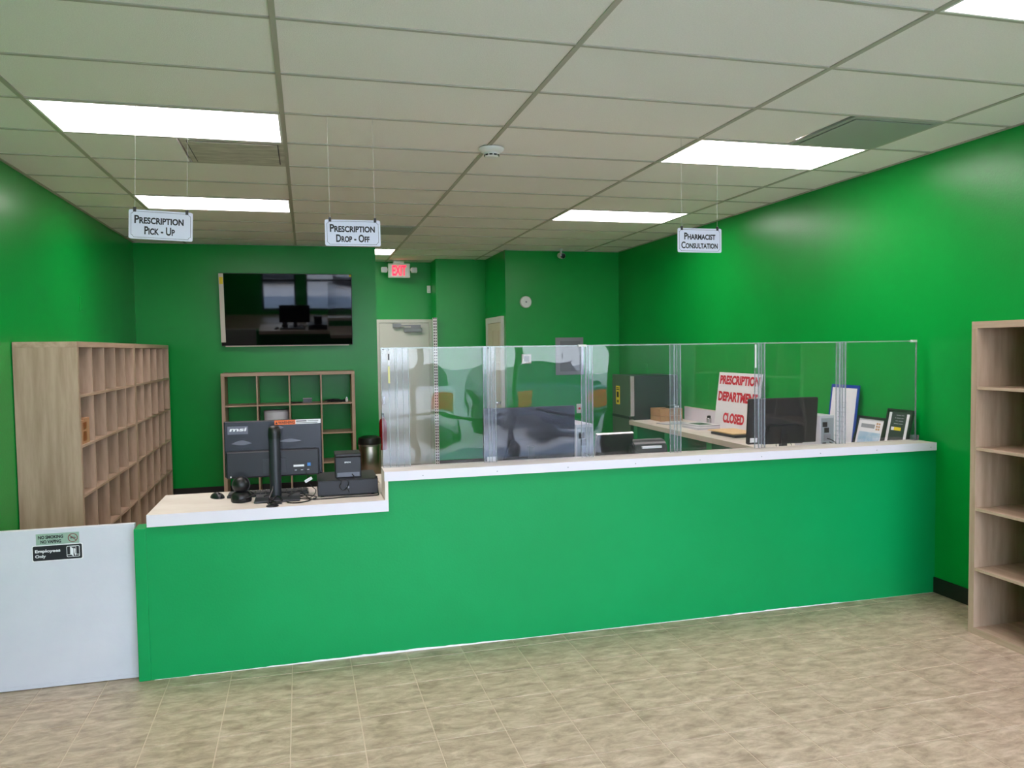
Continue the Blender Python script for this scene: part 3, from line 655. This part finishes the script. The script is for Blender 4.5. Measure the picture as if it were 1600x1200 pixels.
# desk scanner / speaker
t = thing('barcode_scanner', 'round-headed black scanner left of the till stand', 'scanner', (-.365, 4.46, ZT))
bm = NB(); lathe(bm, [(.052, 0), (.055, .008), (.053, .035), (.040, .052), (.028, .058)], seg=28); obj('base', bm, BLACK, t, True)
bm = NB(); bmesh.ops.create_uvsphere(bm, u_segments=24, v_segments=14, radius=.046, matrix=Matrix.Translation((0, 0, .092))); obj('head', bm, BLACK, t, True)
bm = NB(); lathe(bm, [(.047, -.006), (.048, 0), (.047, .006)], seg=28, mx=Matrix.Translation((0, 0, .092)) @ Matrix.Rotation(math.radians(75), 4, 'X')); obj('head_ring', bm, BLACKM, t, True)
bm = NB(); tube(bm, smooth_path([(.05, 0, .05), (.07, -.03, .04), (.04, -.058, .03), (-.02, -.056, .01)], 6), .003, 6); obj('lead', bm, BLACK, t)
# cash drawer & receipt printer
t = thing('cash_drawer', 'wide black cash drawer under the receipt printer', 'cash drawer', (.205, 4.43, ZT))
obj('drawer_case', BOX(-.165, .168, .006, .32, .006, .092, bevel=.003), BLACK, t); obj('drawer_front', BOX(-.163, .166, 0, .008, .008, .088, bevel=.002), BLACKM, t)
bm = NB()
for x in (-.14, .14):
    for y in (.03, .29): lathe(bm, [(.01, 0), (.01, .008)], c=(x, y, 0), seg=10)
obj('rubber_feet', bm, BLACK, t); bm = NB(); lathe(bm, [(.008, 0), (.007, .004)], seg=14, mx=Matrix.Translation((.0, .0, .05)) @ Matrix.Rotation(PI / 2, 4, 'X')); obj('lock', bm, MGREY, t)
t = thing('receipt_printer', 'black cube receipt printer standing on the cash drawer', 'printer', (.213, 4.50, ZT + .092))
obj('printer_body', BOX(-.072, .072, 0, .155, 0, .118, bevel=.004), BLACKM, t); obj('top_cover', BOX(-.073, .073, .0, .155, .1182, .138, bevel=.005), BLACK, t)
text('EPSON', -.020, .014, .084, .092, -.0012, INKW, t, bold=.03); obj('connector_bay', BOX(-.062, .062, -.001, .0, .006, .030), mat('bay_grey', (110, 112, 124), .4), t)
bm = NB(); tube(bm, smooth_path([(.02, -.004, .02), (.03, -.03, .0), (-.01, -.075, -.04), (.0, -.078, -.07)], 6), .003, 6); obj('printer_lead', bm, BLACK, t)
cable('short black loop hung over the cash drawer front', [(.145, 4.44, .965), (.17, 4.42, .95), (.16, 4.42, .92), (.185, 4.42, .90), (.21, 4.42, .935), (.20, 4.42, .955)], .0025)

# ================================================================== right-hand worktop, fridge
sw = thing('side_worktop', 'whitewashed worktop running back along the right wall', 'worktop', (0, 0, 0))
SZ = .866
obj('top_surface', BOX(3.43, XR - .003, 4.802, 7.95, SZ - .045, SZ, bevel=.002), LAM, sw)
obj('front_edge', BOX(3.424, 3.43, 4.802, 7.95, SZ - .046, SZ + .0002), mat('edge_beige', (206, 196, 182), .4), sw)
bs = thing('backsplash', 'white upstand strip along the right wall behind the notices', 'backsplash', (XR - .012, 6.3, SZ)); obj('strip', BOX(-.010, .010, -1.49, 1.52, 0, .140), LAMW, bs); obj('cap_edge', BOX(-.011, .010, -1.49, 1.52, .140, .145), LAM, bs)
for y in (7.86, 7.10, 6.25, 5.4): obj('support_panel', BOX(3.46, XR - .013, y - .045, y + .045, 0, SZ - .045), GREENC, sw)
fr = thing('fridge', 'steel-fronted two-door fridge beyond the right worktop', 'fridge', (3.45, 8.20, 0))
obj('cabinet', BOX(.045, .58, -.225, .29, .02, 1.355, bevel=.004), FRSIDE, fr)
fd = obj('freezer_door', BOX(0, .043, -.235, .295, .90, 1.36, bevel=.006), FRIDGE, fr); ld = obj('fridge_door', BOX(0, .043, -.235, .295, .05, .875, bevel=.006), FRIDGE, fr)
obj('door_edge', BOX(-.001, .044, -.2365, -.2345, .91, 1.35), SILVER, fd, label='bright metal edge of the freezer door'); obj('door_edge', BOX(-.001, .044, -.2365, -.2345, .06, .84), SILVER, ld)
obj('recessed_handle', BOX(-.012, .03, -.22, .28, .872, .905, bevel=.008), BLACK, fd)
lb = obj('energy_label', BOX(-.0012, 0, .07, .18, 1.02, 1.23), YEL, fd, label='yellow energy guide label')
bm = NB(); bx(bm, -.002, -.0012, .085, .165, 1.185, 1.195); bx(bm, -.002, -.0012, .085, .165, 1.205, 1.213); bx(bm, -.002, -.0012, .10, .155, 1.10, 1.165); bx(bm, -.002, -.0012, .105, .145, 1.04, 1.07); obj('label_print', bm, INK, lb)
bm = NB()
for y in (-.18, .25): bx(bm, .08, .12, y - .02, y + .02, 0, .02); bx(bm, .5, .54, y - .02, y + .02, 0, .02)
obj('feet', bm, BLACK, fr)

# things on the right worktop
def carton(label, x, y, z, w, d, h, rz=0):
    t = thing('cardboard_box', label, 'box', (x, y, z), rz, 'brown boxes on the right worktop'); obj('box_body', BOX(-w / 2, w / 2, -d / 2, d / 2, 0, h, bevel=.002), CARD, t)
    obj('flap_seam', BOX(-w / 2 - .0008, w / 2 + .0008, -d / 2 - .0008, d / 2 + .0008, h * .86, h * .875), TAPE, t)
    obj('tape_strip', BOX(-.02, .02, -d / 2 - .001, d / 2 + .001, h - .03, h + .001), TAPE, t); return t
carton('flat brown box, lower of two stacked in front of the fridge', 3.80, 7.80, SZ, .265, .24, .056, .03)
carton('brown box stacked upon the lower flat one in front of the fridge', 3.80, 7.80, SZ + .058, .27, .23, .078, .03)
t = thing('card_reader', 'small black and white device on top of the brown boxes', 'card reader', (3.86, 7.76, SZ + .138), .2); obj('body', BOX(-.07, .06, -.045, .045, 0, .03, bevel=.005), BLACK, t); obj('button_pad', BOX(-.01, .045, -.0462, -.045, .006, .024), PAPER, t)
t = thing('paper_sheet', 'thin grey folder lying in front of the stacked boxes', 'folder', (3.72, 7.45, SZ), .1); obj('sheet', BOX(-.16, .16, -.10, .10, 0, .004), MGREY, t); obj('inner_page', BOX(-.15, .15, -.09, .09, .004, .0052), LGREY, t)
t = thing('tape_dispenser', 'small grey and black canister near the wall on the right worktop', 'canister', (3.93, 7.10, SZ)); bm = NB(); lathe(bm, [(.022, 0), (.024, .004), (.024, .075), (.018, .082)], seg=20); obj('can', bm, SILVER, t, True); bm = NB(); lathe(bm, [(.019, .082), (.019, .10), (.012, .104)], seg=20); obj('cap', bm, BLACK, t, True)
t = thing('document_stack', 'stack of white papers and binders on the right worktop', 'papers', (3.74, 6.92, SZ), .08)
z = 0
for k, (w, d, hh, m) in enumerate(((.24, .32, .020, LGREY), (.23, .31, .008, PAPER), (.235, .30, .014, LGREY), (.22, .30, .004, PAPER))):
    o = obj('binder' if hh > .01 else 'paper_sheaf', BOX(-w / 2, w / 2, -d / 2, d / 2, z, z + hh, bevel=.001), m, t, rot=(0, 0, .06 * (k % 3 - 1))); z += hh
obj('green_cover_print', BOX(-.09, .05, -.12, .08, z, z + .001), mat('dark_green_print', (60, 96, 80), .4), t)
t = thing('laptop', 'closed dark laptop under a manila folder on the right worktop', 'laptop', (3.72, 6.25, SZ), .05)
obj('base', BOX(-.13, .13, -.19, .19, .003, .014, bevel=.003), DGREY, t); obj('lid', BOX(-.13, .13, -.19, .19, .0145, .023, bevel=.003), BLACKM, t)
bm = NB()
for a in (-.1, .1):
    for b in (-.16, .16): lathe(bm, [(.008, 0), (.008, .004)], c=(a, b, 0), seg=8)
obj('feet', bm, BLACK, t)
t = thing('manila_folder', 'tan manila folder lying on the closed laptop', 'folder', (3.76, 6.33, SZ + .0232), .02); obj('cover', BOX(-.15, .13, -.22, .22, 0, .003), MANILA, t); obj('inner_pages', BOX(-.12, .12, -.20, .20, .003, .0055), PAPER, t); obj('front_cover', BOX(-.15, .125, -.22, .21, .0056, .008), MANILA, t)

# leaning boards on the right worktop against the wall; local x runs along the wall towards the camera
def leaner(name, label, cat, y_far, width, height, lean, depth=.012, off=.022, zb=SZ, x=None):
    # rotation: local -y faces -x (room); local x -> world -y
    t = thing(name, label, cat, (0, 0, 0))
    t.rotation_mode = 'XYZ'
    base = Matrix.Translation((XR - off - math.sin(lean) * height - .016, y_far, zb + .001)) @ Matrix.Rotation(-PI / 2, 4, 'Z') @ Matrix.Rotation(-lean, 4, 'X')
    t.matrix_world = base
    return t
t = leaner('closed_notice', 'white board with hand-cut red letters reading PRESCRIPTION DEPARTMENT CLOSED', 'sign', 7.03, .76, .545, math.radians(7))
obj('board', BOX(0, .76, 0, .008, 0, .548), PAPER, t)
text('PRESCRIPTION', .03, .80 * .92, .43, .52, -.0015, RED, t, bold=.05); text('DEPARTMENT', .03, .80 * .92, .265, .36, -.0015, RED, t, bold=.05); text('CLOSED', .16, .54, .055, .155, -.0015, RED, t, bold=.05)
bm = NB()
for k in range(14): x = .17 + .36 * random.random(); bx(bm, x, x + .004, -.002, -.0012, .02, .02 + random.uniform(.006, .02))
def paper_lines(parent, x0, x1, z0, z1, n, m=GINK, y=-.0032, seed=1):
    rnd = random.Random(seed); bm = NB()
    for k in range(n):
        z = z1 - (z1 - z0) * k / max(1, n - 1); x = x0 + rnd.uniform(0, .02)
        while x < x1 - .01:
            L = rnd.uniform(.012, .05); bx(bm, x, min(x + L, x1), y - .0003, y, z, z + .0045); x += L + .006
    return obj('print_lines', bm, m, parent)
bm.free()
t = leaner('blue_clipboard', 'tall blue-backed notice sheet leaning on the right wall', 'notice board', 5.30, .32, .50, math.radians(7))
obj('blue_board', BOX(0, .32, 0, .008, 0, .50), BLUE, t); pp = obj('paper', BOX(.022, .30, -.003, -.0002, .004, .475), PAPER, t)
paper_lines(pp, .10, .20, .10, .36, 8, seed=3)
t = leaner('framed_certificate', 'black-framed certificate with pale blue print beside the blue notice', 'framed certificate', 4.985, .30, .275, math.radians(14))
bm = NB()
for q in ((0, .30, 0, .018), (0, .30, .262, .28), (0, .018, .018, .262), (.282, .30, .018, .262)): bx(bm, q[0], q[1], -.012, .006, q[2], q[3])
obj('frame', bm, BLACK, t); pp = obj('certificate', BOX(.018, .282, -.002, .003, .018, .262), PAPER, t)
obj('blue_panel', BOX(.04, .262, -.0032, -.002, .03, .165), LBLUE, pp); obj('heading', BOX(.05, .19, -.0032, -.002, .195, .225), GINK, pp)
bm = NB()
for a in range(2):
    for b in range(3): bx(bm, .205 + a * .022, .221 + a * .022, -.0032, -.002, .185 + b * .02, .199 + b * .02)
obj('seal_blocks', bm, mat('tan_print', (188, 150, 110), .6), pp)
t = leaner('framed_licence', 'black-framed notice with yellow stripe at the right end of the counter', 'framed notice', 4.672, .235, .355, math.radians(12))
bm = NB()
for q in ((0, .24, 0, .012), (0, .24, .343, .355), (0, .012, .012, .343), (.228, .24, .012, .343)): bx(bm, q[0], q[1], -.012, .006, q[2], q[3])
obj('frame', bm, BLACK, t); pp = obj('backing', BOX(.012, .228, -.002, .003, .012, .343), mat('charcoal_print', (44, 48, 50), .4), t)
obj('mat_strip', BOX(.018, .042, -.0032, -.002, .014, .33), PAPER, pp); obj('mat_strip', BOX(.186, .210, -.0032, -.002, .014, .325), PAPER, pp)
obj('yellow_stripe', BOX(.085, .150, -.0032, -.002, .205, .228), YEL, pp); obj('white_stripe', BOX(.058, .085, -.0032, -.002, .205, .228), PAPER, pp)
paper_lines(pp, .055, .17, .04, .13, 5, m=GINK, y=-.002, seed=5); paper_lines(pp, .07, .16, .25, .31, 4, m=GINK, y=-.002, seed=6)

# computers behind the screens
def tower(label, x, y, rz=0, w=.125, d=.30, h=.31):
    t = thing('computer_tower', label, 'computer', (x, y, ZT), rz, 'desktop towers on the back of the counter')
    obj('case', BOX(0, w, 0, d, 0, h, bevel=.003), LGREY, t)
    p = obj('port_panel', BOX(.01, w - .01, -.003, 0, .012, h - .02), mat('port_metal', (150, 160, 166), .4), t)
    for q in ((.02, .06, h * .70, h * .83), (.035, .075, h * .55, h * .68), (.02, .05, h * .22, h * .3)): obj('port_block', BOX(q[0], q[1], -.005, -.003, q[2], q[3]), BLACK, p)
    obj('fan_grille', BOX(.03, .09, -.005, -.003, h * .34, h * .52), MGREY, p)
    bm = NB(); 
    for k, a in enumerate((.25, .4, .3)): tube(bm, smooth_path([(.04 + .02 * k, -.005, h * a), (.05 + .02 * k, -.05, h * a - .01), (.09 + .03 * k, -.06 - .01 * k, h * .2), (.06 + .02 * k, -.05, .03)], 6), .0035, 6)
    obj('rear_cables', bm, BLACK, t); return t
tower('pale grey desktop tower beside the large monitor', 1.69, 4.80, .05)
tower('pale grey desktop tower between right monitor and blue notice', 3.655, 4.96, .02, h=.285)
def monitor(label, x, y, w, h, zb, rz, m, tilt=0., led=True):
    t = thing('computer_monitor', label, 'monitor', (x, y, ZT), rz)
    mx = Matrix.Translation((0, 0, zb)) @ Matrix.Rotation(tilt, 4, 'X')
    bm = NB(); n = 10; pts = []
    prism(bm, roundrect(-w / 2, w / 2, 0, h, .008), -.010, .012, mx); obj('back_shell', bm, m, t)
    bm = NB(); bx(bm, -w / 2 + .006, w / 2 - .006, .012, .0135, .012, h - .006, mx); obj('screen', bm, GLOSS, t)
    bm = NB(); prism(bm, [(-w * .30, .0), (w * .30, .0), (w * .22, h * .42), (-w * .22, h * .42)], -.034, -.0095, mx); bmesh.ops.bevel(bm, geom=list(bm.edges), offset=.006, segments=2, affect='EDGES'); obj('electronics_bulge', bm, m, t)
    bm = NB(); bx(bm, -w / 2 + .10, -w / 2 + .165, -.0365, -.034, .012, .045, mx) if False else bx(bm, -w / 2 + .02, -w / 2 + .075, -.0112, -.010, .014, .045, mx); lbl = obj('serial_label', bm, PAPER, t, label='white serial label')
    bm = NB(); bx(bm, -.022, .022, -.045, -.010, 0.01, zb + .10); obj('stand_neck', bm, BLACK, t)
    bm = NB()
    for s in (-1, 1): prism(bm, [(0 - .012, .012), (.012, .012), (s * .11 + .008, 0), (s * .11 - .008, 0)], -.06, -.04)
    bx(bm, -.12, .12, -.12, .05, 0, .010); obj('stand_base', bm, BLACK, t)
    bm = NB(); tube(bm, smooth_path([(-.05, -.03, zb + .02), (-.055, -.03, zb - .02), (-.04, -.03, .02), (-.02, -.02, .012)], 6), .0025, 6); tube(bm, smooth_path([(.05, -.03, zb + .02), (.07, -.03, zb - .03), (.09, -.03, .02)], 6), .0025, 6); obj('monitor_cables', bm, BLACK, t)
    return t
monitor('large dark monitor behind the second clear screen from left', 1.345, 4.70, .60, .345, .100, .03, MONB, tilt=.04)
monitor('dark monitor seen from behind in front of the CLOSED notice', 3.26, 4.86, .535, .325, .112, -.06, BLACK, tilt=.09)
# POS screen and label printer right of centre
t = thing('payment_terminal', 'tilted black touch screen with silver rim behind the third clear screen', 'touch screen', (1.87, 4.62, ZT), .05)
mx = Matrix.Translation((0, 0, .108)) @ Matrix.Rotation(.30, 4, 'X')
bm = NB(); prism(bm, roundrect(-.125, .125, 0, .165, .010), -.010, .010, mx); obj('shell', bm, BLACK, t)
bm = NB(); bx(bm, -.126, .126, -.011, .011, .165, .169, mx); bx(bm, -.129, -.125, -.011, .011, .0, .165, mx); obj('silver_rim', bm, SILVER, t)
obj('pedestal', BOX(-.05, .05, 0, .05, .012, .13), BLACK, t); obj('base', BOX(-.15, .08, -.06, .07, 0, .012), BLACK, t)
t = thing('paper_scrap', 'crumpled black and white printed sheets under the touch screen', 'papers', (1.90, 4.58, ZT + .0)); bm = NB(); bx(bm, -.09, .10, .0, .004, .112, .155, Matrix.Rotation(.2, 4, 'Y')); 
bm.free(); bm = NB(); bx(bm, -.10, .10, -.02, .13, .0, .10); obj('paper_box', BOX(-.07, .10, .135, .20, .0, .125), PAPER, t); bm.free(); obj('print_bars', BOX(-.06, .02, .1335, .135, .07, .11), INK, t)
t = thing('label_printer', 'rounded black label printer with white paper strip behind fourth screen', 'printer', (2.11, 4.64, ZT), 0)
prof = [(-.09, 0), (.10, 0), (.10, .10), (.085, .17), (.06, .205), (.0, .218), (-.05, .212), (-.085, .18), (-.10, .12)]
bm = NB(); mz = Matrix.Rotation(PI / 2, 4, 'Z')
prism(bm, [(a, b) for a, b in prof], -.115, .115, mz); bmesh.ops.bevel(bm, geom=list(bm.edges), offset=.006, segments=2, affect='EDGES'); obj('body', bm, BLACKM, t, True)
bm = NB(); bx(bm, -.075, .08, -.098, -.060, .186, .190, Matrix.Rotation(0, 4, 'X')); obj('paper_slot', BOX(-.065, .07, -.100, -.080, .166, .180), PAPER, t)
obj('trim_line', BOX(-.11, .11, -.1045, -.099, .112, .117), SILVER, t); bm.free()
bm = NB(); lathe(bm, [(.085, -.015), (.09, 0), (.085, .012)], seg=28, mx=Matrix.Translation((-.118, -.01, .11)) @ Matrix.Rotation(PI / 2, 4, 'Y')); obj('roll_cover', bm, BLACK, t, True)
bpy.context.view_layer.update()

# ================================================================== cars parked outside the shopfront (seen mirrored in the clear screens)
TYRE = mat('tyre_rubber', (22, 22, 24), .8); CARG = mat('car_glass', (20, 26, 32), .05, spec=.8)
def car(label, x, y, rz, c):
    t = thing('car', label, 'car', (x, y, -.05), rz, 'cars parked outside the shopfront'); P = mat('car_paint', c, .25, coat=.6)
    lower = [(-2.2, .32), (-1.78, .28), (-1.05, .28), (1.05, .28), (1.85, .28), (2.25, .34), (2.28, .62), (2.18, .86), (1.25, .98), (-1.95, 1.0), (-2.22, .90), (-2.28, .6)]
    bm = NB(); prism(bm, lower, -.88, .88); bmesh.ops.bevel(bm, geom=list(bm.edges), offset=.05, segments=2, affect='EDGES'); obj('body', bm, P, t, True)
    def cab(zt, ins, m, name, zb=.97):
        bm = NB(); lo = [bm.verts.new(p) for p in ((-1.9 + ins, -.82 + ins, zb), (1.2 - ins, -.82 + ins, zb), (1.2 - ins, .82 - ins, zb), (-1.9 + ins, .82 - ins, zb))]
        hi = [bm.verts.new(p) for p in ((-1.45, -.66, zt), (.35, -.66, zt), (.35, .66, zt), (-1.45, .66, zt))]
        bm.faces.new(list(reversed(lo))); bm.faces.new(hi)
        for k in range(4): bm.faces.new((lo[k], lo[(k + 1) % 4], hi[(k + 1) % 4], hi[k]))
        return obj(name, bm, m, t)
    cab(1.46, 0, CARG, 'cabin_glass'); obj('roof', BOX(-1.5, .42, -.69, .69, 1.455, 1.50, bevel=.02), P, t)
    for sx_ in (-1.42, 1.42):
        for sy in (-.86, .86):
            w = NB(); lathe(w, [(.30, -.10), (.33, -.08), (.33, .08), (.30, .10)], seg=24, mx=Matrix.Translation((sx_, sy, .33)) @ Matrix.Rotation(PI / 2, 4, 'X')); wo_ = obj('wheel', w, TYRE, t, True)
            h_ = NB(); lathe(h_, [(.19, -.105), (.19, .105)], seg=12, mx=Matrix.Translation((sx_, sy, .33)) @ Matrix.Rotation(PI / 2, 4, 'X')); obj('hub_cap', h_, SILVER, wo_)
    for sy in (-.66, .66):
        obj('headlight', BOX(2.19, 2.29, sy - .16, sy + .16, .62, .76, bevel=.02), PAPER, t); obj('tail_light', BOX(-2.29, -2.19, sy - .15, sy + .15, .66, .84, bevel=.02), REDX, t)
car('silver car parked outside, mirrored in the leftmost clear screen', 1.9, -7.4, -PI / 2 + .06, (190, 192, 198))
car('dark blue car parked outside, mirrored right of the silver one', 4.7, -7.6, -PI / 2, (50, 62, 84))
car('grey car parked outside, mirrored left of the silver one', -1.0, -7.8, PI / 2, (120, 122, 126))
bpy.context.view_layer.update()
